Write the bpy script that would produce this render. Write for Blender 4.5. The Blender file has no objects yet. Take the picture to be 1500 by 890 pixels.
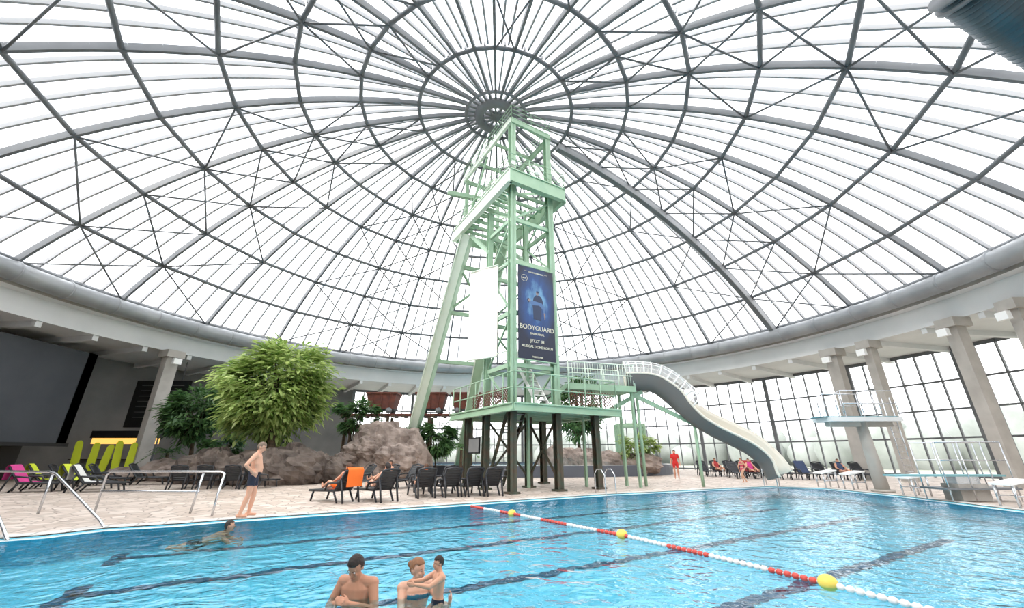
import bpy, math, random
import numpy as np
from mathutils import Vector, Matrix, noise
V=Vector
random.seed(7)
SC=bpy.context.scene
def link(o,parent=None):
    SC.collection.objects.link(o)
    if parent: o.parent=parent
    return o
def empty(name,loc=(0,0,0),rz=0):
    o=bpy.data.objects.new(name,None); o.location=loc; o.rotation_euler=(0,0,rz); o.empty_display_size=.2
    return link(o)
class MB:
    def __init__(s,name): s.n=name; s.v=[]; s.f=[]; s.m=[]; s.mats=[]; s.sm=[]
    def mi(s,mat):
        if mat not in s.mats: s.mats.append(mat)
        return s.mats.index(mat)
    def add(s,vs,fs,mat,smooth=False):
        o=len(s.v); k=s.mi(mat); s.v+= [tuple(a) for a in vs]
        for f in fs: s.f.append(tuple(i+o for i in f)); s.m.append(k); s.sm.append(smooth)
    def bar(s,p,q,w,h,mat,up=(0,0,1)):
        p=V(p);q=V(q);d=(q-p).normalized();up=V(up)
        if abs(d.dot(up.normalized()))>.99: up=V((-.515,.857,0))
        x=d.cross(up).normalized(); y=x.cross(d).normalized()
        x*=w/2;y*=h/2
        vs=[p-x-y,p+x-y,p+x+y,p-x+y,q-x-y,q+x-y,q+x+y,q-x+y]
        s.add(vs,[(3,2,1,0),(4,5,6,7),(0,1,5,4),(1,2,6,5),(2,3,7,6),(3,0,4,7)],mat)
    def ibeam(s,p,q,w,h,mat,up=(0,0,1),t=.04):
        p=V(p);q=V(q);d=(q-p).normalized();u=V(up)
        if abs(d.dot(u.normalized()))>.99: u=V((-.515,.857,0))
        x=d.cross(u).normalized(); y=x.cross(d).normalized()
        s.bar(p,q,t,h,mat,up)
        for k in (-1,1): s.bar(p+y*k*(h/2-t/2),q+y*k*(h/2-t/2),w,t,mat,up)
    def box(s,x0,x1,y0,y1,z0,z1,mat):
        vs=[(x0,y0,z0),(x1,y0,z0),(x1,y1,z0),(x0,y1,z0),(x0,y0,z1),(x1,y0,z1),(x1,y1,z1),(x0,y1,z1)]
        s.add(vs,[(3,2,1,0),(4,5,6,7),(0,1,5,4),(1,2,6,5),(2,3,7,6),(3,0,4,7)],mat)
    def tube(s,pts,r,mat,n=8,closed=False,caps=True):
        pts=[V(p) for p in pts]; N=len(pts); vs=[];fs=[];u=None
        for i in range(N):
            if closed: d=pts[(i+1)%N]-pts[i-1]
            else: d=pts[min(i+1,N-1)]-pts[max(i-1,0)]
            d.normalize()
            u=d.orthogonal().normalized() if u is None else (u-d*u.dot(d)).normalized()
            w=d.cross(u); rr=r[i] if isinstance(r,(list,tuple)) else r
            for k in range(n):
                a=2*math.pi*k/n; vs.append(pts[i]+(u*math.cos(a)+w*math.sin(a))*rr)
        for i in range(N if closed else N-1):
            j=(i+1)%N
            for k in range(n): fs.append((i*n+k,i*n+(k+1)%n,j*n+(k+1)%n,j*n+k))
        if not closed and caps:
            fs.append(tuple(range(n))[::-1]); fs.append(tuple((N-1)*n+k for k in range(n)))
        s.add(vs,fs,mat,True)
    def ell(s,c,r,mat,M=None,nu=14,nv=10):
        c=V(c); vs=[];fs=[]
        for i in range(1,nv):
            th=math.pi*i/nv
            for k in range(nu):
                a=2*math.pi*k/nu; p=V((r[0]*math.sin(th)*math.cos(a),r[1]*math.sin(th)*math.sin(a),r[2]*math.cos(th)))
                vs.append(c+(M@p if M else p))
        t=len(vs); top=V((0,0,r[2])); vs.append(c+(M@top if M else top)); vs.append(c-(M@top if M else top))
        for i in range(nv-2):
            for k in range(nu): fs.append((i*nu+k,(i+1)*nu+k,(i+1)*nu+(k+1)%nu,i*nu+(k+1)%nu))
        for k in range(nu): fs.append((t,k,(k+1)%nu)); fs.append((t+1,(nv-2)*nu+(k+1)%nu,(nv-2)*nu+k))
        s.add(vs,fs,mat,True)
    def ringwall(s,R,z0,z1,a0,a1,mat,n=60,R2=None):
        R2=R if R2 is None else R2; vs=[];fs=[]
        for i in range(n+1):
            a=math.radians(a0+(a1-a0)*i/n)
            vs+= [(CX+R*math.cos(a),CY+R*math.sin(a),z0),(CX+R2*math.cos(a),CY+R2*math.sin(a),z1)]
        for i in range(n): fs.append((2*i,2*i+2,2*i+3,2*i+1))
        s.add(vs,fs,mat,True)
    def mesh(s):
        me=bpy.data.meshes.new(s.n); me.from_pydata(s.v,[],s.f)
        for m in s.mats: me.materials.append(m)
        me.polygons.foreach_set('material_index',s.m); me.polygons.foreach_set('use_smooth',s.sm); me.update(); return me
    def obj(s,parent=None):
        return link(bpy.data.objects.new(s.n,s.mesh()),parent)
def lin(c): return tuple(((x/255)/12.92 if x/255<.04045 else ((x/255+.055)/1.055)**2.4) for x in c)
def mat(name,rgb,rough=.5,metal=0,noise_s=0,rgb2=None,bump=0,spec=.5):
    m=bpy.data.materials.new(name); m.use_nodes=True; nt=m.node_tree
    b=nt.nodes['Principled BSDF']; b.inputs['Base Color'].default_value=(*lin(rgb),1)
    b.inputs['Roughness'].default_value=rough; b.inputs['Metallic'].default_value=metal
    b.inputs['Specular IOR Level'].default_value=spec
    if noise_s:
        tc=nt.nodes.new('ShaderNodeTexCoord'); n=nt.nodes.new('ShaderNodeTexNoise'); n.inputs['Scale'].default_value=noise_s; n.inputs['Detail'].default_value=6
        nt.links.new(tc.outputs['Object'],n.inputs['Vector'])
        r=nt.nodes.new('ShaderNodeValToRGB'); r.color_ramp.elements[0].position=.35; r.color_ramp.elements[1].position=.65
        r.color_ramp.elements[0].color=(*lin(rgb),1); r.color_ramp.elements[1].color=(*lin(rgb2 or rgb),1)
        nt.links.new(n.outputs['Fac'],r.inputs[0]); nt.links.new(r.outputs[0],b.inputs['Base Color'])
        if bump:
            bp=nt.nodes.new('ShaderNodeBump'); bp.inputs['Strength'].default_value=bump; bp.inputs['Distance'].default_value=.1
            nt.links.new(n.outputs['Fac'],bp.inputs['Height']); nt.links.new(bp.outputs[0],b.inputs['Normal'])
    return m
# ---------------- materials
steel=mat('steel_dark',(98,102,106),.45,noise_s=.6,rgb2=(118,121,124))
steel2=mat('steel_glazing_bar',(164,165,167),.5)
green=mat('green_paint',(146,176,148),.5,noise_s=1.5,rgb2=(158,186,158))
greenL=mat('pale_and_sunlit_green',(216,228,212),.5,noise_s=1.5,rgb2=(224,234,220))  # sunlight on the tower's green painted in as a lighter tone; also pale rails
greenD=mat('weathered_green_steel',(84,70,56),.6,noise_s=3,rgb2=(66,78,64))
white=mat('white_paint',(236,236,234),.5)
cream_cloth=mat('cream_banner_cloth',(226,222,210),.7)
fasc=mat('fascia_white',(210,212,212),.55,noise_s=.4,rgb2=(222,223,223))
ductm=mat('duct_metal',(146,149,152),.35,.2,noise_s=.8,rgb2=(164,166,168))
ductd=mat('duct_teal',(62,80,88),.35,.3,noise_s=.8,rgb2=(80,96,104))
conc=mat('concrete',(164,159,152),.8,noise_s=1.2,rgb2=(180,175,168))
darkw=mat('dark_wall',(66,70,76),.6,noise_s=.5,rgb2=(74,78,84))
black=mat('black_panel',(30,30,32),.5)
gray=mat('grey_wall',(112,113,113),.7,noise_s=.5,rgb2=(128,128,126))
plas=mat('anthracite_plastic',(42,44,48),.4)
chrome=mat('stainless_steel',(205,208,212),.22,.85)
orange=mat('orange_towel',(236,112,40),.9); lime=mat('lime_foam',(200,214,40),.6); yellow=mat('yellow_float',(244,206,90),.5)
redm=mat('red_plastic',(208,72,60),.45); whp=mat('white_plastic',(232,222,216),.45)
rock=mat('rock',(112,98,90),.9,noise_s=1.6,rgb2=(166,150,140),bump=.8)
rockD=mat('rock_dark',(76,67,62),.9,noise_s=1.4,rgb2=(120,107,98),bump=.8)
bark=mat('bark',(96,80,62),.9,noise_s=8,rgb2=(70,58,46),bump=.5)
rust=mat('rusty_steel',(112,58,46),.8,noise_s=4,rgb2=(88,52,44))
tile=mat('dark_basin_tile',(84,88,98),.4)
def leafmat(name,a,b):
    m=bpy.data.materials.new(name); m.use_nodes=True; nt=m.node_tree; p=nt.nodes['Principled BSDF']
    g=nt.nodes.new('ShaderNodeNewGeometry'); r=nt.nodes.new('ShaderNodeValToRGB')
    r.color_ramp.elements[0].color=(*lin(a),1); r.color_ramp.elements[1].color=(*lin(b),1)
    nt.links.new(g.outputs['Random Per Island'],r.inputs[0]); nt.links.new(r.outputs[0],p.inputs['Base Color']); p.inputs['Roughness'].default_value=.5
    t=nt.nodes.new('ShaderNodeBsdfTranslucent'); nt.links.new(r.outputs[0],t.inputs[0]); mx=nt.nodes.new('ShaderNodeMixShader'); mx.inputs[0].default_value=.4
    nt.links.new(p.outputs[0],mx.inputs[1]); nt.links.new(t.outputs[0],mx.inputs[2]); nt.links.new(mx.outputs[0],nt.nodes['Material Output'].inputs[0]); return m
leafA=leafmat('leaf_light',(116,148,70),(200,216,138)); leafB=leafmat('leaf_dark',(50,86,50),(106,142,84))
pan=bpy.data.materials.new('translucent_panel'); pan.use_nodes=True; nt=pan.node_tree; nt.nodes.remove(nt.nodes['Principled BSDF'])
t1=nt.nodes.new('ShaderNodeBsdfTransparent'); t1.inputs[0].default_value=(.97,.98,1,1)
t2=nt.nodes.new('ShaderNodeBsdfTranslucent'); t2.inputs[0].default_value=(.95,.95,.95,1)
mx=nt.nodes.new('ShaderNodeMixShader'); mx.inputs[0].default_value=.35
nt.links.new(t1.outputs[0],mx.inputs[1]); nt.links.new(t2.outputs[0],mx.inputs[2]); nt.links.new(mx.outputs[0],nt.nodes['Material Output'].inputs[0])
def clearmat(name,col,fac):
    m=bpy.data.materials.new(name); m.use_nodes=True; nt=m.node_tree; nt.nodes.remove(nt.nodes['Principled BSDF'])
    a=nt.nodes.new('ShaderNodeBsdfTransparent'); a.inputs[0].default_value=(*col,1)
    g=nt.nodes.new('ShaderNodeBsdfGlossy'); g.inputs['Roughness'].default_value=.05; x=nt.nodes.new('ShaderNodeMixShader'); x.inputs[0].default_value=fac
    nt.links.new(a.outputs[0],x.inputs[1]); nt.links.new(g.outputs[0],x.inputs[2]); nt.links.new(x.outputs[0],nt.nodes['Material Output'].inputs[0]); return m
glass=clearmat('window_glass',(.97,.975,.98),.08); clear=clearmat('clear_slide_cover',(.85,.87,.89),.2)
wat=bpy.data.materials.new('pool_water'); wat.use_nodes=True; nt=wat.node_tree; nt.nodes.remove(nt.nodes['Principled BSDF'])
tc=nt.nodes.new('ShaderNodeTexCoord'); mp=nt.nodes.new('ShaderNodeMapping'); nt.links.new(tc.outputs['Object'],mp.inputs[0]); mp.inputs['Rotation'].default_value=(0,0,.5)
n1=nt.nodes.new('ShaderNodeTexNoise'); n1.inputs['Scale'].default_value=2.4; n1.inputs['Detail'].default_value=2; n1.inputs['Distortion'].default_value=1.0
n2=nt.nodes.new('ShaderNodeTexNoise'); n2.inputs['Scale'].default_value=9; n2.inputs['Detail'].default_value=2
nt.links.new(mp.outputs[0],n1.inputs[0]); nt.links.new(mp.outputs[0],n2.inputs[0])
ma=nt.nodes.new('ShaderNodeMath'); ma.operation='MULTIPLY_ADD'; ma.inputs[1].default_value=.2; nt.links.new(n2.outputs['Fac'],ma.inputs[0]); nt.links.new(n1.outputs['Fac'],ma.inputs[2])
bp=nt.nodes.new('ShaderNodeBump'); bp.inputs['Strength'].default_value=1; bp.inputs['Distance'].default_value=.06; nt.links.new(ma.outputs[0],bp.inputs['Height'])
fr=nt.nodes.new('ShaderNodeFresnel'); fr.inputs['IOR'].default_value=1.38; nt.links.new(bp.outputs[0],fr.inputs['Normal'])
gl=nt.nodes.new('ShaderNodeBsdfGlossy'); gl.inputs['Roughness'].default_value=.03; nt.links.new(bp.outputs[0],gl.inputs['Normal'])
tr_n=nt.nodes.new('ShaderNodeBsdfTransparent'); tr_n.inputs[0].default_value=(.84,.98,1,1)
mx=nt.nodes.new('ShaderNodeMixShader'); nt.links.new(fr.outputs[0],mx.inputs[0]); nt.links.new(tr_n.outputs[0],mx.inputs[1]); nt.links.new(gl.outputs[0],mx.inputs[2]); nt.links.new(mx.outputs[0],nt.nodes['Material Output'].inputs[0])
def tilemat(name,rgb,rgb2,mort,scale,rough=.4,ms=.02,wdt=.5,h=.5):
    m=bpy.data.materials.new(name); m.use_nodes=True; nt=m.node_tree; p=nt.nodes['Principled BSDF']
    tc=nt.nodes.new('ShaderNodeTexCoord'); mp=nt.nodes.new('ShaderNodeMapping'); mp.inputs['Rotation'].default_value=(0,0,-math.radians(31))
    br=nt.nodes.new('ShaderNodeTexBrick'); br.offset=0; br.inputs['Color1'].default_value=(*lin(rgb),1); br.inputs['Color2'].default_value=(*lin(rgb2),1); br.inputs['Mortar'].default_value=(*lin(mort),1)
    br.inputs['Scale'].default_value=scale; br.inputs['Mortar Size'].default_value=ms; br.inputs['Brick Width'].default_value=wdt; br.inputs['Row Height'].default_value=h
    nt.links.new(tc.outputs['Object'],mp.inputs[0]); nt.links.new(mp.outputs[0],br.inputs['Vector']); nt.links.new(br.outputs['Color'],p.inputs['Base Color']); p.inputs['Roughness'].default_value=rough; return m
ptile=tilemat('pool_tile',(118,210,232),(128,217,238),(102,199,224),1.6)
pline=mat('pool_line_tile',(24,72,104),.5)
cop=tilemat('coping_stone',(210,206,200),(202,198,192),(166,164,160),1,.6)
deckm=bpy.data.materials.new('crazy_paving'); deckm.use_nodes=True; nt=deckm.node_tree; p=nt.nodes['Principled BSDF']
tc=nt.nodes.new('ShaderNodeTexCoord'); vo=nt.nodes.new('ShaderNodeTexVoronoi'); vo.inputs['Scale'].default_value=2.6; nt.links.new(tc.outputs['Object'],vo.inputs['Vector'])
ve=nt.nodes.new('ShaderNodeTexVoronoi'); ve.feature='DISTANCE_TO_EDGE'; ve.inputs['Scale'].default_value=2.6; nt.links.new(tc.outputs['Object'],ve.inputs['Vector'])
sp=nt.nodes.new('ShaderNodeSeparateColor'); nt.links.new(vo.outputs['Color'],sp.inputs[0])
r=nt.nodes.new('ShaderNodeValToRGB'); r.color_ramp.elements[0].color=(*lin((180,162,148)),1); r.color_ramp.elements[1].color=(*lin((212,198,186)),1); nt.links.new(sp.outputs[0],r.inputs[0])
r2=nt.nodes.new('ShaderNodeValToRGB'); r2.color_ramp.elements[0].position=.02; r2.color_ramp.elements[1].position=.05; nt.links.new(ve.outputs['Distance'],r2.inputs[0])
mc=nt.nodes.new('ShaderNodeMix'); mc.data_type='RGBA'; nt.links.new(r2.outputs[0],mc.inputs[0]); mc.inputs[6].default_value=(*lin((148,134,122)),1); nt.links.new(r.outputs[0],mc.inputs[7]); nt.links.new(mc.outputs[2],p.inputs['Base Color']); p.inputs['Roughness'].default_value=.55
# ---------------- camera, light
cam=bpy.data.cameras.new('camera'); co=bpy.data.objects.new('camera',cam); link(co)
F=585.;T=math.radians(20.6)
cam.sensor_width=36; cam.lens=36*F/1500; cam.clip_end=900
co.location=(0,0,1.5); co.rotation_euler=(math.pi/2+T,0,0); SC.camera=co
w=bpy.data.worlds.new('overcast_sky'); SC.world=w; w.use_nodes=True; nt=w.node_tree
bg=nt.nodes['Background']; bg.inputs[1].default_value=3.4
tc=nt.nodes.new('ShaderNodeTexCoord'); nz=nt.nodes.new('ShaderNodeTexNoise'); nz.inputs['Scale'].default_value=1.5; nz.inputs['Detail'].default_value=3
rp=nt.nodes.new('ShaderNodeValToRGB'); rp.color_ramp.elements[0].position=.35; rp.color_ramp.elements[1].position=.65
rp.color_ramp.elements[0].color=(.90,.94,1,1); rp.color_ramp.elements[1].color=(1,.98,.95,1)
nt.links.new(tc.outputs['Generated'],nz.inputs[0]); nt.links.new(nz.outputs['Fac'],rp.inputs[0]); nt.links.new(rp.outputs[0],bg.inputs[0])
SC.view_settings.view_transform='Standard'; SC.view_settings.exposure=0
sl=bpy.data.lights.new('sun','SUN'); sl.energy=3.0; sl.angle=math.radians(8); sl.color=(1,.95,.88); so=link(bpy.data.objects.new('sun',sl)); so.rotation_euler=(math.radians(25),math.radians(-48),0)
# ---------------- dome
CX,CY,R,ZB,ZA=-1.0,19.2,24.7,10.8,21.3
rise=ZA-ZB; RS=(R*R+rise*rise)/(2*rise); TH=math.asin(R/RS); NR=28; PH=math.radians(1.5)
def dome(t,az,off=0):
    r=(RS+off)*math.sin(t); z=ZA-RS+(RS+off)*math.cos(t)
    return V((CX+r*math.cos(az),CY+r*math.sin(az),z))
def AZ(i): return PH+2*math.pi*i/NR
dm=empty('glass_dome')
m=MB('ribs_and_rings')
TR=[TH*x/27.6 for x in (4.7,7.95,11.1,14.2,17.5,20.9,24.3)]+[TH]
for i in range(NR):
    az=AZ(i)
    for k in range(1,24):
        p,q=dome(TH*k/24,az,.05),dome(TH*(k+1)/24,az,.05); nrm=(p-V((CX,CY,ZA-RS))).normalized()
        m.bar(p,q,.14,.26 if k<5 else .36,steel,nrm)
for t in TR: 
    m.tube([dome(t,AZ(i)) for i in range(NR)],.115,steel,8,closed=True)
for k,rr,t in ((0,.3,.038),(1,.1,.068)):
    m.tube([dome(TH*t,2*math.pi*i/36,-.1) for i in range(36)],rr,steel,8,closed=True)
for i in range(12):
    a=2*math.pi*i/12; m.bar(dome(0.001,a,-.1),dome(TH*.04,a,-.1),.14,.25,steel)
for k in range(4,24):
    az=AZ(2); p,q=dome(TH*k/24,az,-.35),dome(TH*(k+1)/24,az,-.35); m.bar(p,q,.30,.34,steel,(p-V((CX,CY,ZA-RS))))
    e=V((-math.sin(az),math.cos(az),0))*.18; m.bar(p+e,q+e,.05,.40,steel2,(p-V((CX,CY,ZA-RS)))); m.bar(p-e,q-e,.05,.40,steel2,(p-V((CX,CY,ZA-RS))))
m.obj(dm)
m=MB('cross_bracing')
for i in range(0,NR):
    if i%4==1:
        for j in range(0,7):
            m.tube([dome(TR[j],AZ(i),-.12),dome(TR[j+1],AZ(i+1),-.12)],.052,steel,5)
            m.tube([dome(TR[j],AZ(i+1),-.12),dome(TR[j+1],AZ(i),-.12)],.052,steel,5)
    elif i%4 in (0,2):
        for j in range(1,7):
            a,b=(AZ(i),AZ(i+1)) if (j+i//2)%2 else (AZ(i+1),AZ(i))
            m.tube([dome(TR[j],a,-.12),dome(TR[j+1],b,-.12)],.052,steel,5)
m.obj(dm)
m=MB('glazing_bars')
tt=[TH*.06]+TR
for i in range(NR):
    for j in range(len(tt)-1):
        n=1 if j==0 else (2 if j<3 else (3 if j<5 else 4))
        for s in range(1,n+1):
            a=AZ(i)+2*math.pi/NR*s/(n+1); p,q=dome(tt[j],a,.3),dome(tt[j+1],a,.3)
            mid=dome((tt[j]+tt[j+1])/2,a,.3)
            for (u_,v_) in ((p,mid),(mid,q)): m.bar(u_,v_,.095,.22,steel2,(mid-V((CX,CY,ZA-RS))))
m.obj(dm)
m=MB('glazing'); n=112; K=28; vs=[];fs=[]
for k in range(K+1):
    for i in range(n): vs.append(dome(max(TH*k/K,.001),2*math.pi*i/n,.42))
for k in range(K):
    for i in range(n): fs.append((k*n+i,k*n+(i+1)%n,(k+1)*n+(i+1)%n,(k+1)*n+i))
m.add(vs,fs,pan,True); m.obj(dm)
def circ(Rr,z,a): return V((CX+Rr*math.cos(a),CY+Rr*math.sin(a),z))
m=MB('ring_duct'); m.tube([circ(R-.25,ZB-.55,math.pi*i/60) for i in range(120)],.5,ductm,14,closed=True)
for i in range(60):
    a=2*math.pi*i/60+.03; c=circ(R-.25,ZB-.55,a); d=V((-math.sin(a),math.cos(a),0))*.05; m.tube([c-d,c+d],.54,ductm,14)
m.tube([circ(R-.05,ZB+.05,math.pi*i/60) for i in range(120)],.14,steel,6,closed=True)
m.obj()
m=MB('ceiling_ring')
m.ringwall(R+.2,ZB-1.1,ZB+.3,0,360,conc,120)
m.ringwall(R+.9,ZB-1.1,ZB-1.1,0,360,fasc,120,R2=R+.2)
m.ringwall(R+.9,8.5,ZB-1.1,0,360,fasc,120)
m.ringwall(33.2,8.5,8.5,0,360,fasc,120,R2=R+.9)
m.ringwall(33.2,ZB,ZB+.3,0,360,conc,120,R2=R+.2)
for i in range(56):
    a=PH+2*math.pi*i/56; m.bar(circ(R+1,8.35,a),circ(33,8.35,a),.3,.35,fasc)
m.obj()
m=MB('wall_left'); m.ringwall(33,0,8.5,122,290,gray,90); m.obj()
gw=empty('window_1'); m=MB('frames')
A0,A1=-70,122
for k in range(0,97):
    a=math.radians(A0+2*k); big=(k%6==0); right=(A0+2*k)<10 and (A0+2*k)>-30
    if right and k%2: continue
    wd=.30 if big else .08
    m.bar(circ(32.5,0,a),circ(32.5,8.5,a),wd,.16 if not right else .3,steel if not right else black,(math.cos(a),math.sin(a),0))
for z in (.12,2.55,4.4,6.3,8.4):
    for k in range(48):
        a=math.radians(A0+4*k);b=math.radians(A0+4*k+4); m.bar(circ(32.5,z,a),circ(32.5,z,b),.1,.12 if z<8 else .3,steel)
m.obj(gw); m=MB('glass'); m.ringwall(32.6,0,8.5,A0,A1,glass,96); m.obj(gw)
for az in (20.1,14.8,4.1,-2.5,-14,158.7,146,200,-30):
    a=math.radians(az); c=circ(25.4,0,a); o=MB('column'); M=(math.cos(a),math.sin(a),0)
    wd={20.1:.75,158.7:.8,4.1:.6,146:.35}.get(az,.5)
    o.bar(c,c+V((0,0,8.5)),wd,.6,conc,M); o.bar(c+V((0,0,8.0)),c+V((0,0,8.5)),wd+.35,1.1,conc,M); o.bar(c,c+V((0,0,.15)),wd+.12,.75,conc,M); o.obj()
    l=MB('floodlight'); p=circ(24.6,7.5,a)
    l.bar(p,p+V((0,0,.4)),.5,.22,white,M); l.tube([p+V((0,0,.2)),circ(24.85,7.7,a)],.05,steel,6); l.obj()
# ---------------- floor + pool
pool=[(-15.5,4.9),(-9.2,8.95),(-8.75,9.75),(-7.6,10.35),(-7.0,10.85),(3.8,17.55),(12.8,21.7),(14.6,20.4),(14.9,16.7),(14.4,12.2),(13.2,2.2),(-15.5,2.2)]
def poly_curve(name,loops,z,mt):
    cu=bpy.data.curves.new(name,'CURVE'); cu.dimensions='2D'; cu.fill_mode='BOTH'
    for L in loops:
        s=cu.splines.new('POLY'); s.points.add(len(L)-1)
        for p_,c in zip(s.points,L): p_.co=(c[0],c[1],0,1)
        s.use_cyclic_u=True
    o=bpy.data.objects.new(name+'_c',cu); SC.collection.objects.link(o); dg=bpy.context.evaluated_depsgraph_get()
    me=bpy.data.meshes.new_from_object(o.evaluated_get(dg)); bpy.data.objects.remove(o); me.name=name
    me.materials.clear(); me.materials.append(mt); o2=bpy.data.objects.new(name,me); o2.location.z=z; return o2
circle=[(CX+33.3*math.cos(math.pi*i/60),CY+33.3*math.sin(math.pi*i/60)) for i in range(120)]
link(poly_curve('floor',[circle,pool],0,deckm))
pe=empty('swimming_pool')
DEP=-.47; WZ=-.04
bt=poly_curve('pool_floor',[pool],DEP,ptile); link(bt,pe)
m=MB('pool_walls')
for i in range(len(pool)):
    a,b=pool[i],pool[(i+1)%len(pool)]
    m.add([(a[0],a[1],DEP),(b[0],b[1],DEP),(b[0],b[1],0.0),(a[0],a[1],0.0)],[(0,1,2,3)],ptile)
m.obj(pe)
def offs(poly,d):
    out=[];n=len(poly)
    for i in range(n):
        p0,p1,p2=V(poly[i-1]),V(poly[i]),V(poly[(i+1)%n])
        e1=(p1-p0).normalized();e2=(p2-p1).normalized(); n1=V((-e1.y,e1.x));n2=V((-e2.y,e2.x)); b_=(n1+n2).normalized(); out.append(tuple(p1+b_*d/max(.4,b_.dot(n1))))
    return out
outer=offs(pool,.45)
link(poly_curve('coping',[outer,pool],.02,cop),pe)
link(poly_curve('gutter_grate',[pool,offs(pool,-.25)],-.02,mat('grate',(190,204,206),.6)),pe)
link(poly_curve('water_surface',[pool],WZ,wat),pe)
E1=V((.857,.515,0));E2=V((-.515,.857,0))
m=MB('lane_lines')
def wavy(a,b,w,seed):
    L=(b-a).length; n=int(L/.06); d=(b-a)/n; x=V((-d.y,d.x,0)).normalized(); vs=[];fs=[]
    for i in range(n+1):
        c=a+d*i; o1=.10*noise.noise(V((i*.11,seed,0)))+.08*noise.noise(V((i*.45,seed,2))); ww=w/2*(1+.65*noise.noise(V((i*.37,seed,5))))
        vs+=[c+x*(o1+ww),c+x*(o1-ww)]
    for i in range(n): fs.append((2*i,2*i+1,2*i+3,2*i+2))
    m.add(vs,fs,pline)
for e2 in (12.0,9.4,6.75,4.1,1.6):
    a=E1*(-2.0)+E2*e2; b=E1*(17.5)+E2*e2
    if e2<5: b=E1*15+E2*e2
    a.z=b.z=DEP+.012
    wavy(a,b,.24,e2); wavy(a-E2*.55,a+E2*.55,.24,e2+3)
m.obj(pe)
rp_=MB('lane_rope')
ctrl=[V(c+(-.015,)) for c in [(4.75,4.1),(3.95,5.9),(3.15,7.4),(2.2,9.1),(1.1,10.65),(0,12.2),(-1.45,14.1)]]
pts=[]
for i in range(len(ctrl)-1):
    for k in range(30): pts.append(ctrl[i].lerp(ctrl[i+1],k/30))
rp_.tube(pts[::4],.012,whp,5)
tot=[0]
for i in range(1,len(pts)): tot.append(tot[-1]+(pts[i]-pts[i-1]).length)
s=0
while s<tot[-1]-.2:
    i=max(j for j in range(len(tot)) if tot[j]<=s); d=(pts[min(i+1,len(pts)-1)]-pts[i]).normalized(); c=pts[i]+d*(s-tot[i])
    col=redm if int(s/.9)%2==0 else whp
    rp_.tube([c,c+d*.02,c+d*.065,c+d*.085],[.022,.038,.038,.022],col,8); s+=.105
for c in ((3.95,5.9),(2.2,9.1),(0,12.2)): rp_.ell((c[0],c[1],-.0),(.11,.11,.09),yellow)
rp_.obj()
# ---------------- headframe tower
A=V((0,17.8,0))
def P(a,b,z): return A+E1*a+E2*b+V((0,0,z))
tw=empty('winding_tower')
W=2.4; L6=6.0
m=MB('upper_frame')
for (a,b,zt) in ((0,0,19.3),(W,0,19.3)): m.ibeam(P(a,b,3.4),P(a,b,zt),.32,.32,green,E2)
for (a,b) in ((0,W),(W,W)): m.ibeam(P(a,b,3.4),P(a,b,14.6),.28,.28,green,E2)
for (a,b) in ((0,L6),(W,L6)): m.bar(P(a,b,14.6),P(a,b,19.3),.2,.2,green)
for z in (5.3,7.8,10.5,12.9):
    for (p,q) in ((P(0,0,z),P(W,0,z)),(P(0,W,z),P(W,W,z)),(P(0,0,z),P(0,W,z)),(P(W,0,z),P(W,W,z))): m.bar(p,q,.14,.2,green)
zz=[3.4,5.3,7.8,10.5,12.9,14.6]
for k in range(5):
    z0,z1=zz[k],zz[k+1]
    for (c,d) in (((0,0),(0,W)),((W,W),(W,0)),((0,W),(W,W))):
        if k%2: c,d=d,c
        m.bar(P(*c,z0),P(*d,z1),.08,.08,green)
m.bar(P(0,0,12.9),P(W,0,14.6),.1,.1,green)
for a in (.8,1.6): m.bar(P(a,W*.5,.1),P(a,W*.5,14.6),.1,.14,green)
m.bar(P(W,0,15.3),P(W,L6,19.1),.12,.12,green); m.bar(P(0,L6,15.3),P(0,3,19.1),.12,.12,green); m.bar(P(W,0,17.2),P(W,2.4,19.2),.1,.1,green)
m.obj(tw)
def plat(name,a0,a1,b0,b1,z,th,left,front,floor=None,fl=.25,joist=1.0):
    m=MB(name)
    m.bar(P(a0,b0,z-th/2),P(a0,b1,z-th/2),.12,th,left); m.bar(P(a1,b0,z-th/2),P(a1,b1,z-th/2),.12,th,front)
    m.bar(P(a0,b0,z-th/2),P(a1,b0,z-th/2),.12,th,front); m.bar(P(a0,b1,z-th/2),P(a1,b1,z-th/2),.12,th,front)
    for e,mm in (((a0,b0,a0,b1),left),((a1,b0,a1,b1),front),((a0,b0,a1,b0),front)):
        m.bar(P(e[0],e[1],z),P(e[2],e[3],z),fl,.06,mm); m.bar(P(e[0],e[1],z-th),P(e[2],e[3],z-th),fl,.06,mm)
    n=int((b1-b0)/joist)
    for i in range(1,n): b=b0+(b1-b0)*i/n; m.bar(P(a0,b,z-.15),P(a1,b,z-.15),.1,.2,green)
    if floor: m.add([P(a0,b0,z-.02),P(a1,b0,z-.02),P(a1,b1,z-.02),P(a0,b1,z-.02)],[(0,1,2,3)],floor)
    m.obj(tw)
def rail(m,pts,h,mt,r=.025,mid=2,sp=1.1):
    for k in range(len(pts)-1):
        p,q=V(pts[k]),V(pts[k+1]); n=max(1,round((q-p).length/sp))
        for i in range(n+1): c=p.lerp(q,i/n); m.tube([c,c+V((0,0,h))],r,mt,6)
        for j in range(mid+1): hz=V((0,0,h*(1-j/(mid+1)))); m.tube([p+hz,q+hz],r,mt,6)
plat('middle_platform',-.55,W+.55,-.75,L6+.5,15.3,.75,greenL,green,None,.25,.7)  # left edges, here and on the top platform: sunlit side painted lighter
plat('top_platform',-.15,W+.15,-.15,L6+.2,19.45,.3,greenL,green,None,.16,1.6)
plat('lower_deck',-.4,5.6,-.8,5.8,3.5,.28,green,green,greenD)
m=MB('middle_walkway_grating')
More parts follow.
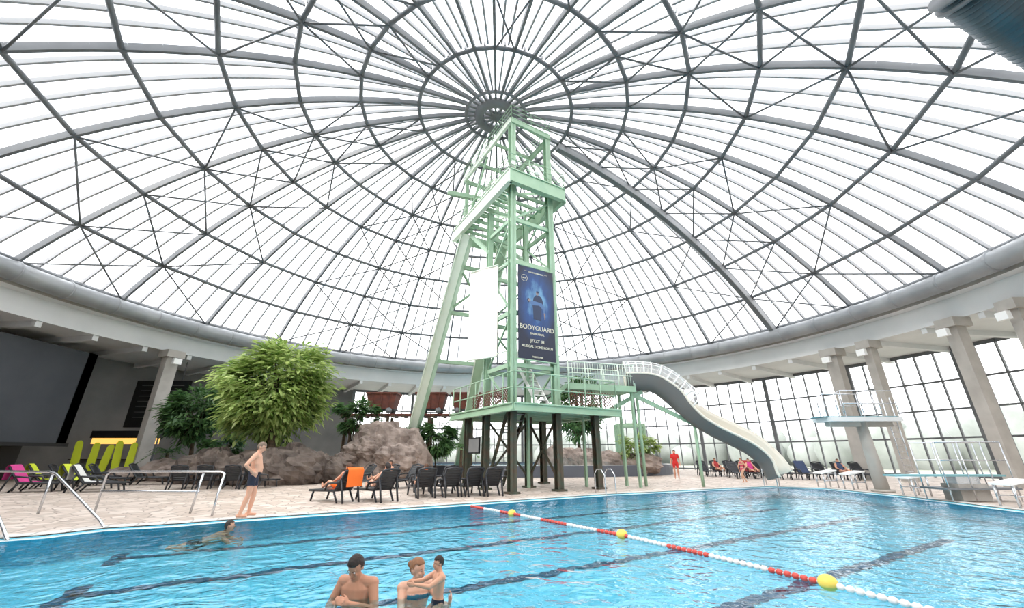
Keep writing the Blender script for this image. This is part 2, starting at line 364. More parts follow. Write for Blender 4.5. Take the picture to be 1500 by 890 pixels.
for i in range(26): b=-.7+i*.26; m.bar(P(-.5,b,15.28),P(.45,b,15.28),.14,.03,green)
for i in range(10): a=.5+i*.24; m.bar(P(a,-.7,15.28),P(a,.3,15.28),.14,.03,green)
m.obj(tw)
m=MB('railings')
rail(m,[P(-.15,L6+.2,19.5),P(-.15,-.2,19.5),P(W+.15,-.2,19.5),P(W+.15,L6+.2,19.5)],.9,green,.022)
rail(m,[P(-.5,L6+.4,15.35),P(-.5,-.7,15.35),P(W+.6,-.7,15.35),P(W+.6,L6+.4,15.35)],1.05,green,.024)
rail(m,[P(-.35,5.7,3.5),P(-.35,-.75,3.5),P(5.5,-.75,3.5),P(5.5,1.5,3.5)],1.35,green,.03,1,.95)
m.obj(tw)
lat=MB('railing_lattice')
def lattice(p,q,z0,z1,mt):
    p=V(p);q=V(q);L=(q-p).length; n=int(L/.16); h=z1-z0; k=int(h/.16)
    for i in range(-k,n):
        for sgn in (1,-1):
            i0,i1=max(i,0),min(i+k,n)
            if i1<=i0: continue
            def pt(j):
                t=j/n; hh=(j-i)/k*h
                return p.lerp(q,t)+V((0,0,z0+(hh if sgn>0 else h-hh)))
            lat.bar(pt(i0),pt(i1),.025,.02,mt)
for (p,q) in ((P(-.35,3.2,0),P(-.35,-.2,0)),(P(2.6,-.75,0),P(5.3,-.75,0))): lattice(p,q,3.6,4.25,rust)
lat.obj(tw)
m=MB('inclined_struts')
s1t,s1f=P(-.1,5.3,14.6),V((-7.9,31,.2)); s2t,s2f=P(W+.1,5.3,14.6),V((-4.0,32,.2))
for t_,f_ in ((s1t,s1f),(s2t,s2f)):
    m.bar(t_,f_,.5,.62,greenL if t_ is s1t else green,(0,1,0)); m.bar(t_+V((-.3,0,0)),f_+V((-.3,0,0)),.07,.78,greenL,(0,1,0)); m.bar(t_+V((.3,0,0)),f_+V((.3,0,0)),.07,.78,green,(0,1,0))  # first strut and left flanges coloured as sunlit, right flanges plain green
for k in (.12,.3,.5):
    m.bar(s1t.lerp(s1f,k),s2t.lerp(s2f,k),.2,.24,green)
m.bar(s1t.lerp(s1f,.12),s2t.lerp(s2f,.3),.12,.12,green); m.bar(s2t.lerp(s2f,.12),s1t.lerp(s1f,.3),.12,.12,green)
m.bar(P(0,W,12.0),P(0,5.0,14.4),.2,.2,green); m.bar(P(W,W,12.0),P(W,5.0,14.4),.2,.2,green)
m.obj(tw)
m=MB('winding_wheels')
for a in (.7,1.7):
    c=P(a,3.8,16.8); pts=[c+E2*1.15*math.cos(t)+V((0,0,1.15*math.sin(t))) for t in [math.pi*i/14 for i in range(28)]]
    m.tube(pts,.06,greenL,6,closed=True)
    for i in range(0,28,4): m.tube([c,pts[i]],.025,greenL,5)
    m.tube([c-E1*.3,c+E1*.3],.12,green,8)
m.bar(P(-1.6,L6-.6,17.3),P(1.2,L6-1.2,17.3),.2,.3,green)
m.obj(tw)
m=MB('tower_spotlights')
for (a,b,z) in ((-.3,-.5,15.6),(1.2,-.6,15.6),(2.9,.5,15.6),(2.9,2.5,15.6),(-.3,1.6,15.6),(-.3,3.4,15.6)):
    c=P(a,b,z+.1); m.tube([c,c+V((0,0,.3))-E2*.12],[.16,.12],white,10); m.tube([c-V((0,0,.3)),c],.03,steel,5)
m.obj(tw)
m=MB('legs_and_braces')
for (a,b) in ((0,0),(W,0),(0,W),(W,W),(4.7,0),(0,4.4),(4.7,4.4)):
    m.ibeam(P(a,b,0.06),P(a,b,3.25),.3,.3,greenD,E2); m.bar(P(a,b,0),P(a,b,.08),.5,.5,greenD)
for (a,b,c,d) in ((0,W,W,W),(W,0,W,W)): m.bar(P(a,b,.4),P(c,d,3.1),.08,.08,greenD); m.bar(P(c,d,.4),P(a,b,3.1),.08,.08,greenD)
m.bar(P(-.05,2.9,1.9),P(-.05,4.1,1.9),.06,.75,black,(0,0,1)); m.bar(P(-.09,2.95,1.9),P(-.09,4.05,1.9),.02,.62,gray,(0,0,1))
m.obj(tw)
m=MB('tower_stairs')
for k in range(2):
    a=.5+k*.9; m.bar(P(a,3.2,.1),P(a,1.2,3.4),.05,.22,greenD)
for i in range(12): t=(i+.5)/12; c=P(.5,3.2,.1).lerp(P(.5,1.2,3.4),t); m.bar(c,c+E1*.9,.25,.03,steel)
for s_ in range(3):
    b0,b1=(2.2,.2) if s_%2 else (.2,2.2); z0=3.5+s_*2.6; 
    for a in (1.55,2.2): m.bar(P(a,b0,z0),P(a,b1,z0+2.5),.04,.18,white)
    for i in range(10): c=P(1.55,b0,z0).lerp(P(1.55,b1,z0+2.5),(i+.5)/10); m.bar(c,c+E1*.65,.22,.03,white)
m.obj(tw)
bn=MB('blank_banner'); a=V((-.72,18.75,0)); b=V((-2.25,19.7,0))
vs=[];fs=[]
for i in range(13):
    t=i/12; c=a.lerp(b,t); ww=.03*math.sin(t*9)
    for z in (5.9,10.7): vs.append(V((c.x,c.y+ww,z)))
for i in range(12): fs.append((2*i,2*i+2,2*i+3,2*i+1))
bn.add(vs,fs,cream_cloth,True); bn.tube([a+V((0,0,10.72)),b+V((0,0,10.72))],.04,greenL,6); bn.tube([a+V((0,0,5.88)),b+V((0,0,5.88))],.04,greenL,6); bn.tube([a+V((0,0,10.5)),P(0,.4,10.5)],.03,greenL); bn.tube([a+V((0,0,6)),P(0,.4,6)],.03,greenL); bn.obj()
# poster
pm=bpy.data.materials.new('poster_print'); pm.use_nodes=True; nt=pm.node_tree; p=nt.nodes['Principled BSDF']; p.inputs['Roughness'].default_value=.5
tc=nt.nodes.new('ShaderNodeTexCoord'); mp=nt.nodes.new('ShaderNodeMapping'); mp.inputs['Location'].default_value=(-.5*1.8,-.5,-.62*2.2); mp.inputs['Scale'].default_value=(1.8,1,2.2)
gr=nt.nodes.new('ShaderNodeTexGradient'); gr.gradient_type='SPHERICAL'; nt.links.new(tc.outputs['Generated'],mp.inputs[0]); 
nz=nt.nodes.new('ShaderNodeTexNoise'); nz.inputs['Scale'].default_value=7; nz.inputs['Detail'].default_value=6; nt.links.new(tc.outputs['Generated'],nz.inputs[0])
mu=nt.nodes.new('ShaderNodeVectorMath'); mu.operation='MULTIPLY'; mu.inputs[1].default_value=(1,0,1); nt.links.new(mp.outputs[0],mu.inputs[0]); nt.links.new(mu.outputs[0],gr.inputs[0])
mm=nt.nodes.new('ShaderNodeMath'); mm.operation='MULTIPLY'; nt.links.new(gr.outputs['Fac'],mm.inputs[0]); nt.links.new(nz.outputs['Fac'],mm.inputs[1])
cr=nt.nodes.new('ShaderNodeValToRGB'); cr.color_ramp.elements[0].color=(*lin((20,28,52)),1); cr.color_ramp.elements[1].color=(*lin((130,185,215)),1); cr.color_ramp.elements[1].position=.6
e=cr.color_ramp.elements.new(.26); e.color=(*lin((26,68,124)),1)
nt.links.new(mm.outputs[0],cr.inputs[0]); nt.links.new(cr.outputs[0],p.inputs['Base Color'])
po=bpy.data.objects.new('poster_banner',None); link(po); ang=math.atan2(E1.y,E1.x); po.location=P(.2,-.24,5.55); po.rotation_euler=(0,0,ang)
m=MB('print'); m.box(0,2.1,0,.03,0,4.7,pm); m.tube([(-.05,.015,4.72),(2.15,.015,4.72)],.04,green); m.tube([(-.05,.015,-.02),(2.15,.015,-.02)],.04,green); m.obj(po)
def txt(s_,x,z,size,col,par,font_ext=.003):
    cu=bpy.data.curves.new('lettering','FONT'); cu.body=s_; cu.size=size; cu.align_x='CENTER'; cu.extrude=font_ext; cu.offset=.004; cu.materials.append(col)
    o=bpy.data.objects.new('lettering',cu); link(o,par); o.location=(x,-.012,z); o.rotation_euler=(math.pi/2,0,0)
cream=mat('cream_ink',(200,196,178),.6); inkd=mat('figure_ink',(40,52,80),.6); inks=mat('figure_skin_ink',(140,124,122),.6); inkb=mat('dress_ink',(78,108,150),.6)
txt('BODYGUARD',1.05,1.45,.32,cream,po); txt('DAS MUSICAL',1.05,1.22,.13,cream,po); txt('JETZT IM',1.05,.85,.2,cream,po); txt('MUSICAL DOME KOELN',1.05,.58,.165,cream,po); txt('TICKETS HIER',1.05,.12,.1,cream,po); txt('* * *  DAS ERFOLGSMUSICAL  * * *',1.05,4.4,.09,cream,po)
m=MB('printed_figures')
def flat(poly,mt,y=-.006): m.add([(x,y,z) for x,z in poly],[tuple(range(len(poly)))],mt)
def disc(cx_,cz_,rx_,rz_,mt,y): flat([(cx_+rx_*math.cos(i*math.pi/9),cz_+rz_*math.sin(i*math.pi/9)) for i in range(18)],mt,y)
flat([(.86,2.0),(1.30,1.95),(1.34,2.55),(1.44,2.95),(1.36,3.18),(1.20,3.26),(1.02,3.25),(.88,3.1),(.80,2.75),(.84,2.4)],inkd)
disc(1.10,3.36,.075,.11,inks,-.008); disc(1.12,3.43,.085,.06,inkd,-.009)
flat([(.62,2.78),(.84,2.70),(1.2,2.74),(1.42,2.55),(1.5,2.2),(1.56,2.22),(1.54,2.66),(1.36,2.88),(1.0,2.92),(.66,2.92)],inkb,-.009)
flat([(1.46,2.4),(1.5,2.05),(1.54,2.05),(1.56,2.4)],inks,-.010); disc(.64,2.93,.07,.085,inks,-.010); disc(.58,2.92,.08,.12,inkd,-.0095)
m.tube([(.36+.17*math.cos(t),-.004,4.05+.17*math.sin(t)) for t in [i*math.pi/12 for i in range(24)]],.012,cream,4,closed=True)
txt('JETZT',.36,4.02,.08,cream,po)
m.obj(po)
# ---------------- slide
sl=empty('water_slide')
path=[V(p) for p in [(6.1,21.6,4.85),(6.8,21.5,4.85),(7.5,21.4,4.72),(8.05,21.3,4.3),(8.6,21.3,3.72),(9.3,21.25,3.12),(10.1,21.2,2.6),(10.95,21.1,2.15),(11.7,21.0,1.7),(12.25,20.9,1.1),(12.5,20.8,.45)]]
fine=[]
for i in range(len(path)-1):
    p0=path[max(i-1,0)];p1=path[i];p2=path[i+1];p3=path[min(i+2,len(path)-1)]
    for k in range(5):
        t=k/5; fine.append(.5*((2*p1)+(p2-p0)*t+(2*p0-5*p1+4*p2-p3)*t*t+(3*p1-p0-3*p2+p3)*t**3))
fine.append(path[-1])
beige=mat('slide_inner',(222,214,200),.35); slg=mat('slide_shell',(110,108,106),.75,spec=.2)
def frame(i):
    d=(fine[min(i+1,len(fine)-1)]-fine[max(i-1,0)]).normalized(); x=d.cross(V((0,0,1))).normalized(); u=x.cross(d)
    roll=math.radians(34)*min(1,max(0,(i-14)/12)); x2=x*math.cos(roll)-u*math.sin(roll); u2=u*math.cos(roll)+x*math.sin(roll)
    return x2,u2
m=MB('chute')
prof=[(-.62,.62),(-.55,.66),(-.48,.55),(-.44,.15),(-.25,-.02),(0,-.06),(.25,-.02),(.44,.15),(.48,.55),(.55,.66),(.62,.62)]
prof2=[(-.62,.62),(-.56,.1),(-.32,-.14),(0,-.18),(.32,-.14),(.56,.1),(.62,.62)]
for pr,mt in ((prof,beige),(prof2,slg)):
    vs=[];fs=[];n=len(pr)
    for i,c in enumerate(fine):
        x,u=frame(i)
        for (a,b) in pr: vs.append(c+x*a+u*b)
    for i in range(len(fine)-1):
        for k in range(n-1): fs.append((i*n+k,i*n+k+1,(i+1)*n+k+1,(i+1)*n+k))
    m.add(vs,fs,mt,True)
for s_ in (-.6,.6): m.tube([c+frame(i)[0]*s_+frame(i)[1]*.64 for i,c in enumerate(fine)],.06,beige,6)
m.obj(sl)
m=MB('cover_hoops'); vs=[];fs=[];NC=12; lim=23
for i,c in enumerate(fine[:lim]):
    x,u=frame(i)
    pts=[c+x*.62*math.cos(math.pi*k/NC)+u*(.62+.75*math.sin(math.pi*k/NC)) for k in range(NC+1)]
    vs+=pts
    if i%2==0: m.tube(pts,.035,white,5)
for k in (0,3,6,9,12): m.tube([vs[i*(NC+1)+k] for i in range(lim)],.026,white,5)
m.obj(sl); m=MB('cover')
for i in range(lim-1):
    for k in range(NC): fs.append((i*(NC+1)+k,i*(NC+1)+k+1,(i+1)*(NC+1)+k+1,(i+1)*(NC+1)+k))
m.add(vs,fs,clear,True); m.obj(sl)
m=MB('supports')
for (x,y,z) in ((6.6,21.5,4.6),(9.3,21.25,2.95)): m.tube([(x,y,0.02),(x,y,z)],.08,green,8)
m.bar((4.6,21.3,3.4),(6.9,21.5,4.6),.14,.2,green); m.bar((6.3,21.5,4.5),(9.0,21.3,3.1),.14,.2,green); m.bar((9.0,21.3,3.1),(11.8,21,1.5),.12,.16,green)
m.obj(sl)
m=MB('slide_walkway')
w0,w1=V((2.6,20.6,4.75)),V((6.2,21.7,4.75)); dd=(w1-w0).normalized(); nn=V((-dd.y,dd.x,0))
m.bar(w0-V((0,0,.12)),w1-V((0,0,.12)),1.5,.2,green)
m.bar(w0-nn*.75-V((0,0,.1)),w1-nn*.75-V((0,0,.1)),.1,.3,green)
rail(m,[w0-nn*.72,w1-nn*.72],1.15,greenL,.028,1,.9); rail(m,[w0+nn*.72,w1+nn*.72],1.15,greenL,.028,1,.9)
for i in range(26):
    c=(w0-nn*.72).lerp(w1-nn*.72,(i+.5)/26); m.tube([c,c+V((0,0,1.1))],.012,greenL,4)
for t in (.35,.95): 
    for sg in (-1,1): c=w0.lerp(w1,t)+nn*.6*sg; m.bar((c.x,c.y,0),(c.x,c.y,4.6),.12,.12,green)
for k in (-.5,.5): c=w0+nn*k; m.bar(c,V((1.2,20.5,3.5))+nn*k,.05,.2,green)
for i in range(6): c=w0.lerp(V((1.2,20.5,3.5)),(i+.5)/6); m.bar(c-nn*.5,c+nn*.5,.24,.04,steel)
m.obj()
# ---------------- duct upper right
m=MB('hanging_duct')
pp=[V((11.3,6.5,12.6)),V((12.8,6.9,11.7)),V((14.3,7.2,10.8)),V((15.8,7.6,10.1)),V((18,8.6,9.7)),V((21.4,10.9,9.9))]
m.tube(pp,.66,ductd,20)
d=(pp[1]-pp[0]).normalized()
for s_ in (0,.25): m.tube([pp[0]+d*s_-d*.04,pp[0]+d*s_+d*.04],.74,steel,20)
for i in range(60):
    t=i/60*(len(pp)-1); k=int(t); c=pp[k].lerp(pp[k+1],t-k); dd_=(pp[k+1]-pp[k]).normalized(); m.tube([c-dd_*.015,c+dd_*.015],.672,ductd,20)
m.tube([pp[0]+V((0,0,.3)),pp[0]+V((0.2,0,3.2))],.03,steel,5)
m.obj()
# ---------------- rocks
def rocks(name,blobs,mt,seed=0):
    m=MB(name)
    for bi,(c,r) in enumerate(blobs):
        nu,nv=26,16; vs=[];fs=[]
        for i in range(nv+1):
            th=math.pi*i/nv
            for k in range(nu):
                a=2*math.pi*k/nu; d=V((math.sin(th)*math.cos(a),math.sin(th)*math.sin(a),math.cos(th)))
                nn_=1+.22*noise.noise(d*2.2+V((bi*7+seed,0,0)))+.12*noise.cell(d*3+V((bi*3,seed,0)))+.07*noise.noise(d*7+V((bi,seed,3)))
                p=V((d.x*r[0],d.y*r[1],d.z*r[2]))*nn_+V(c); p.z=max(p.z,0.005); vs.append(p)
        for i in range(nv):
            for k in range(nu): fs.append((i*nu+k,(i+1)*nu+k,(i+1)*nu+(k+1)%nu,i*nu+(k+1)%nu))
        m.add(vs,fs,mt,False)
    return m.obj()
B=[]
for i in range(11):
    x=-17.8+i*.72; B.append(((x,23.2+random.uniform(-.5,.8)+.06*(x+14)**2,.55+random.uniform(0,.3)),(.9,.9,.95+.25*math.sin(i))))
B+= [((-13.6,24.2,.7),(2.3,1.7,1.1)),((-16.3,24.4,.5),(2,1.4,.95)),((-11.8,23.5,.7),(1.5,1.4,1.1))]
rocks('rock_planter',B,rockD,3)
B=[((-19.5,26,.4),(1.6,1.2,.7)),((-21.5,27,.4),(1.5,1.2,.8)),((-18,27,.5),(1.8,1.2,.9)),((-22.8,25.5,.3),(1,.8,.5))]
rocks('rock_border',B,rock,5)
B=[]
for i in range(26):
    x=random.uniform(-11.2,-6.2); y=random.uniform(26.6,27.9); h=2.0+1.0*math.sin((x+11.5)/5*math.pi)
    B.append(((x,y,random.uniform(.2,max(.5,h))),(random.uniform(.7,1.1),.8,random.uniform(.55,.9))))
B+= [((-8.5,27.8,1.2),(2.6,1.2,2.2)),((-6.8,27.8,1),(1.5,1.0,1.8)),((-12.2,27.3,.5),(1.3,1,.9))]
rocks('waterfall_rocks',B,rock,9)
bs=empty('raised_basin'); m=MB('basin_wall'); cx,cy,rx,ry=1.5,37,12,7.2; n=72
o_=[];i_=[]
for k in range(n):
    a=2*math.pi*k/n; o_.append((cx+rx*math.cos(a),cy+ry*math.sin(a))); i_.append((cx+(rx-.4)*math.cos(a),cy+(ry-.4)*math.sin(a)))
vs=[];fs=[]
for k in range(n): vs+=[(*o_[k],0),(*o_[k],.75),(*i_[k],.75),(*i_[k],.2)]
for k in range(n):
    j=(k+1)%n; fs.append((4*k,4*j,4*j+1,4*k+1)); fs.append((4*k+2,4*j+2,4*j+3,4*k+3))
m.add(vs,fs,tile); m.add(vs,[(4*k+1,4*((k+1)%n)+1,4*((k+1)%n)+2,4*k+2) for k in range(n)],cop); m.obj(bs)
m=MB('basin_water'); m.add([(x,y,.6) for x,y in i_],[tuple(range(n))],mat('basin_water_surface',(130,190,205),.08)); m.obj(bs)
m_=[((3.2+i*1.35,32.5+.3*math.sin(i*2),.8),(1.25,.9,1.2-.09*i)) for i in range(6)]
rb=rocks('rock_bank',m_,rock,15)
bs2=MB('wading_pool'); 
cc=(-18.5,30); vs=[(cc[0]+4.5*math.cos(2*math.pi*k/40),cc[1]+2.3*math.sin(2*math.pi*k/40)) for k in range(40)]
bs2.add([(x,y,0) for x,y in vs]+[(x,y,.35) for x,y in vs],[(k,(k+1)%40,40+(k+1)%40,40+k) for k in range(40)],conc); bs2.add([(x,y,.34) for x,y in vs],[tuple(range(40))],mat('wading_water',(90,190,215),.08)); bs2.obj()
# ---------------- vegetation
def foliage(name,trunk,crown,nleaf,size,lm,tr=.12,clusters=80,parent=None,droop=.5,rough=.14,inner=.55,csz=.18):
    m=MB(name); rnd=random.Random(len(name)*31+nleaf)
    c,r=V(crown[0]),V(crown[1]); base=V(trunk)
    cl=[]
    for i in range(clusters):
        while True:
            d=V((rnd.uniform(-1,1),rnd.uniform(-1,1),rnd.uniform(-1,1)))
            if .1<d.length<1: break
        k=rnd.uniform(inner,.98); d=d.normalized()*k; d*=1+rough*2*noise.noise(d*2.2+V((3,1,0)))
        cl.append(c+V((d.x*r.x,d.y*r.y,d.z*r.z)))
    if tr>0:
        fork=base.lerp(c,.45)
        m.tube([base,base.lerp(fork,.5)+V((.06,0,0)),fork],[tr*1.3,tr,tr*.8],bark,9)
        for p in cl[::max(1,clusters//26)]: 
            mid=fork.lerp(p,.5)+V((0,0,.2)); m.tube([fork,mid,p],[tr*.45,tr*.3,tr*.1],bark,5)
    per=nleaf//clusters
    vs=[];fs=[]
    cs=min(r)*csz
    for p in cl:
        for k in range(per):
            d=V((rnd.gauss(0,1),rnd.gauss(0,1),rnd.gauss(0,.7)))*cs; q=p+d
            out=(q-c); out.z*=.3; out=(out.normalized()+V((rnd.uniform(-.8,.8),rnd.uniform(-.8,.8),rnd.uniform(-.2,.5)-droop))).normalized()
            side=out.cross(V((rnd.uniform(-.3,.3),rnd.uniform(-.3,.3),1))).normalized(); L_=size*rnd.uniform(.7,1.3); w_=L_*.17
            nrm=side.cross(out); a=q; b1=q+out*L_*.45+nrm*L_*.07; t=q+out*L_-nrm*L_*.05; o=len(vs)
            vs+=[a,b1-side*w_,t,b1+side*w_]; fs.append((o,o+1,o+2,o+3))
    m.add(vs,fs,lm,True); return m.obj(parent)
foliage('weeping_fig_tree',(-13.7,24.2,1.3),((-14.2,24.2,5.15),(3.05,2.6,2.8)),13500,.5,leafA,.2,120,droop=.5,rough=.2,inner=.45,csz=.14)
foliage('ficus_tree',(-20.3,27,.8),((-20.6,27,4.0),(1.9,1.6,1.7)),3600,.42,leafB,.12,60)
foliage('broadleaf_shrub',(-18,26.4,.6),((-18,26.4,1.7),(1.1,1,.9)),900,.5,leafB,.06,20)
foliage('laurel_tree',(5.6,35.5,.6),((5.6,35.5,5.3),(1.9,1.6,2.4)),3600,.45,leafB,.14,60)
foliage('evergreen_shrub',(9.6,32.3,.6),((9.6,32.3,2.0),(1.3,.9,.9)),1400,.35,leafA,.05,25)
foliage('hanging_fern',(-5.2,29.0,.0),((-5.2,29.0,2.6),(1.1,.8,1.4)),1300,.5,leafB,.06,25)
foliage('ivy_shrub',(-10.9,28.9,.0),((-10.8,28.9,4.0),(1.6,.8,1.2)),1400,.45,leafB,.06,26)
def palm(name,base,h,n,L_,lm):
    m=MB(name); b=V(base); m.tube([b,b+V((0,0,h))],[.12,.09],bark,8); rnd=random.Random(n)
    for i in range(n):
        a=2*math.pi*i/n+rnd.uniform(-.2,.2); el=rnd.uniform(.2,1.1); d=V((math.cos(a),math.sin(a),0)); pts=[]
        for k in range(9):
            t=k/8; pts.append(b+V((0,0,h))+d*L_*t*math.cos(el*.8)+V((0,0,L_*(math.sin(el)*t-.75*t*t))))
        m.tube(pts,.012,lm,4); s_=d.cross(V((0,0,1)))
        for k in range(1,9):
            for sg in (-1,1):
                p=pts[k]; q=p+s_*sg*L_*.28*(1-.6*k/8)+d*.15-V((0,0,.08)); e=(pts[k]-pts[k-1])*.5
                m.add([p-e*.5,q,p+e*.5],[(0,1,2)],lm)
    return m.obj()
palm('potted_palm',(-3.4,28.6,0),1.9,14,1.5,leafB); palm('fan_palm',(-22.6,28,.0),1.6,14,1.4,leafB); palm('yucca_palm',(-6.9,29.4,0),3.0,12,1.3,leafB)
def cart(name,c,s_,rz):
    e=empty(name,c,rz); m=MB('tub'); 
    a,b=1.1*s_,.7*s_; vs=[(-a*.8,-b*.8,.35),(a*.8,-b*.8,.35),(a*.8,b*.8,.35),(-a*.8,b*.8,.35),(-a,-b,1.45),(a,-b,1.45),(a,b,1.45),(-a,b,1.45)]
    m.add(vs,[(3,2,1,0),(0,1,5,4),(1,2,6,5),(2,3,7,6),(3,0,4,7)],rust)
    for (p,q) in ((4,5),(5,6),(6,7),(7,4)): m.bar(vs[p],vs[q],.12,.12,rust)
    for x in (-.5,0,.5): m.bar((x*a,-b*.82,.4),(x*a*1.2,-b*1.02,1.4),.08,.06,rust)
    m.obj(e); m=MB('wheels')
    for x in (-.6,.6):
        for y in (-.55,.55): m.tube([(x*s_,y*s_-.04,.22),(x*s_,y*s_+.04,.22)],.22,steel,14)
        m.tube([(x*s_,-.6*s_,.22),(x*s_,.6*s_,.22)],.04,steel,6)
    m.bar((-a,0,.3),(a,0,.3),.3,.1,steel); m.obj(e)
tr_=MB('mine_track'); 
for y in (30.1,31.0): tr_.bar((-12.5,y,4.2),(-2.5,y,4.2),.07,.14,rust)
for i in range(14): x=-12.3+i*.73; tr_.bar((x,29.9,4.08),(x,31.2,4.08),.2,.12,bark)
for x in (-12,-9,-6,-3):
    for y in (30,31.1): tr_.bar((x,y,0),(x,y,4.05),.18,.18,bark)
tr_.obj()
cart('mine_cart',(-9.6,30.55,4.27),1,0); cart('mine_cart',(-6.0,30.55,4.27),1,.03); cart('mine_cart',(-3.4,30.55,4.27),.95,0)
# ---------------- left building
m=MB('wall_cafe'); m.box(-29.2,-28.5,2,27,2.1,7.9,darkw); m.box(-33,-28.5,26.4,27,2.1,7.9,darkw); m.bar((-28.4,2,2.05),(-28.4,27,2.05),.2,.2,black); m.box(-31.5,-31.2,4,27,0,2.1,black); m.obj()
m=MB('menu_board'); m.box(-29.4,-25.1,31.5,31.7,3.4,6.9,black)
for i in range(7): m.box(-28.9,-28.9+random.uniform(.9,1.6),31.46,31.5,6.5-i*.4,6.54-i*.4,gray); m.box(-27.1,-27.1+random.uniform(.9,1.5),31.46,31.5,6.5-i*.4,6.54-i*.4,gray)
m.tube([(-28,31.6,6.9),(-28,31.6,8.4)],.03,steel); m.tube([(-26,31.6,6.9),(-26,31.6,8.4)],.03,steel); m.obj()
em=bpy.data.materials.new('warm_lamp'); em.use_nodes=True; b=em.node_tree.nodes['Principled BSDF']; b.inputs['Base Color'].default_value=(1,.7,.2,1); b.inputs['Emission Color'].default_value=(1,.55,.12,1); b.inputs['Emission Strength'].default_value=1.2
m=MB('cafe_counter'); m.box(-30.5,-25.8,29.6,30.4,0,1.1,gray); m.box(-30.6,-25.7,29.5,30.5,1.1,1.18,black); m.box(-30.5,-25.9,30.6,31,2.2,2.6,em); m.box(-30.6,-25.8,30.5,31.1,2.6,3.1,black)
for x in (-30.4,-25.9): m.bar((x,30.8,0),(x,30.8,2.6),.12,.12,steel)
m.obj()
for i in range(5):
    x=-28.3+i*.86; o=MB('foam_float'); h=2.35-.12*(i%3); pts=[(-.17,0),(.17,0),(.2,h*.5),(.17,h-.15),(.07,h),(-.07,h),(-.17,h-.15),(-.2,h*.5)]
    vs=[(a,-.05,b) for a,b in pts]+[(a,.05,b) for a,b in pts]; n=8
    o.add(vs,[tuple(range(n)),tuple(range(n,2*n))[::-1]]+[(k,n+k,n+(k+1)%n,(k+1)%n) for k in range(n)],lime); ob=o.obj(); ob.location=(x,27.9+.1*(i%2),0); ob.rotation_euler=(0,.08*(i%3-1),.5)
m=MB('door_1'); m.box(-22.5,-20.3,38.9,39.1,0,2.6,black); m.box(-22.4,-20.4,38.85,38.9,.1,2.5,darkw); m.obj()
# ---------------- loungers
def lounger_mesh():
    m=MB('sun_lounger')
    for x in (-.31,.31):
        m.tube([(x,1.15,.33),(x,.2,.36),(x,-.25,.36),(x,-.72,.98)],.04,plas,6)
        m.tube([(x,1.0,0.01),(x,.9,.33)],.035,plas,6); m.tube([(x,-.45,0.01),(x,-.2,.36)],.035,plas,6)
        m.tube([(x*1.12,.25,.36),(x*1.15,.1,.58),(x*1.15,-.35,.62),(x*1.08,-.42,.6)],.035,plas,6)
        m.tube([(x,-.75,0.01),(x,-.55,.72)],.035,plas,6)
    for i in range(11): y=1.1-i*.125; m.box(-.3,.3,y-.05,y+.05,.335,.365,plas)
    for i in range(7):
        t=(i+.3)/7; y=-.25-.47*t; z=.36+.62*t; m.bar((-.3,y,z),(.3,y,z),.09,.03,plas,(0,-.62,-.47))
    m.tube([(-.31,-.72,.98),(0,-.76,1.03),(.31,-.72,.98)],.04,plas,6)
    return m.mesh()
LM=lounger_mesh()
def lounger(x,y,rz):
    o=bpy.data.objects.new('sun_lounger',LM); o.location=(x,y,0); o.rotation_euler=(0,0,rz); return link(o)
LL=[(-5.9,14.9,1.0),(-4.6,15.2,.8),(-3.4,16.6,.45),(-2.5,16.9,.5),(-1.7,17.2,.5),(-.95,17.3,.45),(-4.0,19.0,.4),(-3.0,19.4,.6),(-6.1,20.5,2.6),(-5.1,21,2.6),(-7.3,20.6,2.4),
 (-15.4,20.4,.3),(-14.3,20.6,.2),(-13.1,20.6,.3),(-12.0,20.6,-.1),(-19.5,19.8,-1.2),(-20.6,18.7,-1.3),(-21.8,20.5,-1),(-22.5,22,-1.1),(-20.9,22.4,-1.2),(-19.4,23,-1.3),(-23.0,23.8,-1.2),(-18.0,18.8,-1.1)]
for i in range(8): LL.append((15.2+i*.95,29.4-.35*i,3.0+.1*math.sin(i*3)))
for i in range(5): LL.append((14.3+i*1.0,32.0,3.1))
for l in LL: lounger(*l)
def back_towel(x,y,rz,mt):
    m=MB('towel'); vs=[];fs=[]
    pr=[(.2,.40),(-.22,.42),(-.42,.66),(-.70,1.04),(-.77,1.09),(-.84,1.0),(-.82,.75),(-.83,.5)]
    for i in range(7):
        for (a,z) in pr: vs.append((-.31+i*.103+.01*math.sin(z*20),a-.012*math.sin(i*2),z))
    for i in range(6):
        for j in range(7): k=i*8+j; fs.append((k,k+8,k+9,k+1))
    m.add(vs,fs,mt,True); o=m.obj(); o.location=(x,y,0); o.rotation_euler=(0,0,rz)
cols=[mat('towel_magenta',(196,60,130),.9),mat('towel_blue',(60,72,100),.9),mat('towel_red',(170,56,56),.9),orange,mat('towel_white',(220,220,215),.9),lime]
back_towel(-20.6,18.7,-1.3,cols[0]); back_towel(-19.5,19.8,-1.2,cols[5]); back_towel(-18.0,18.8,-1.1,cols[4]); back_towel(-21.8,20.5,-1,cols[5])
for i,c in ((1,2),(4,1)): back_towel(15.2+i*.95,29.4-.35*i,3.0+.1*math.sin(i*3),cols[c])
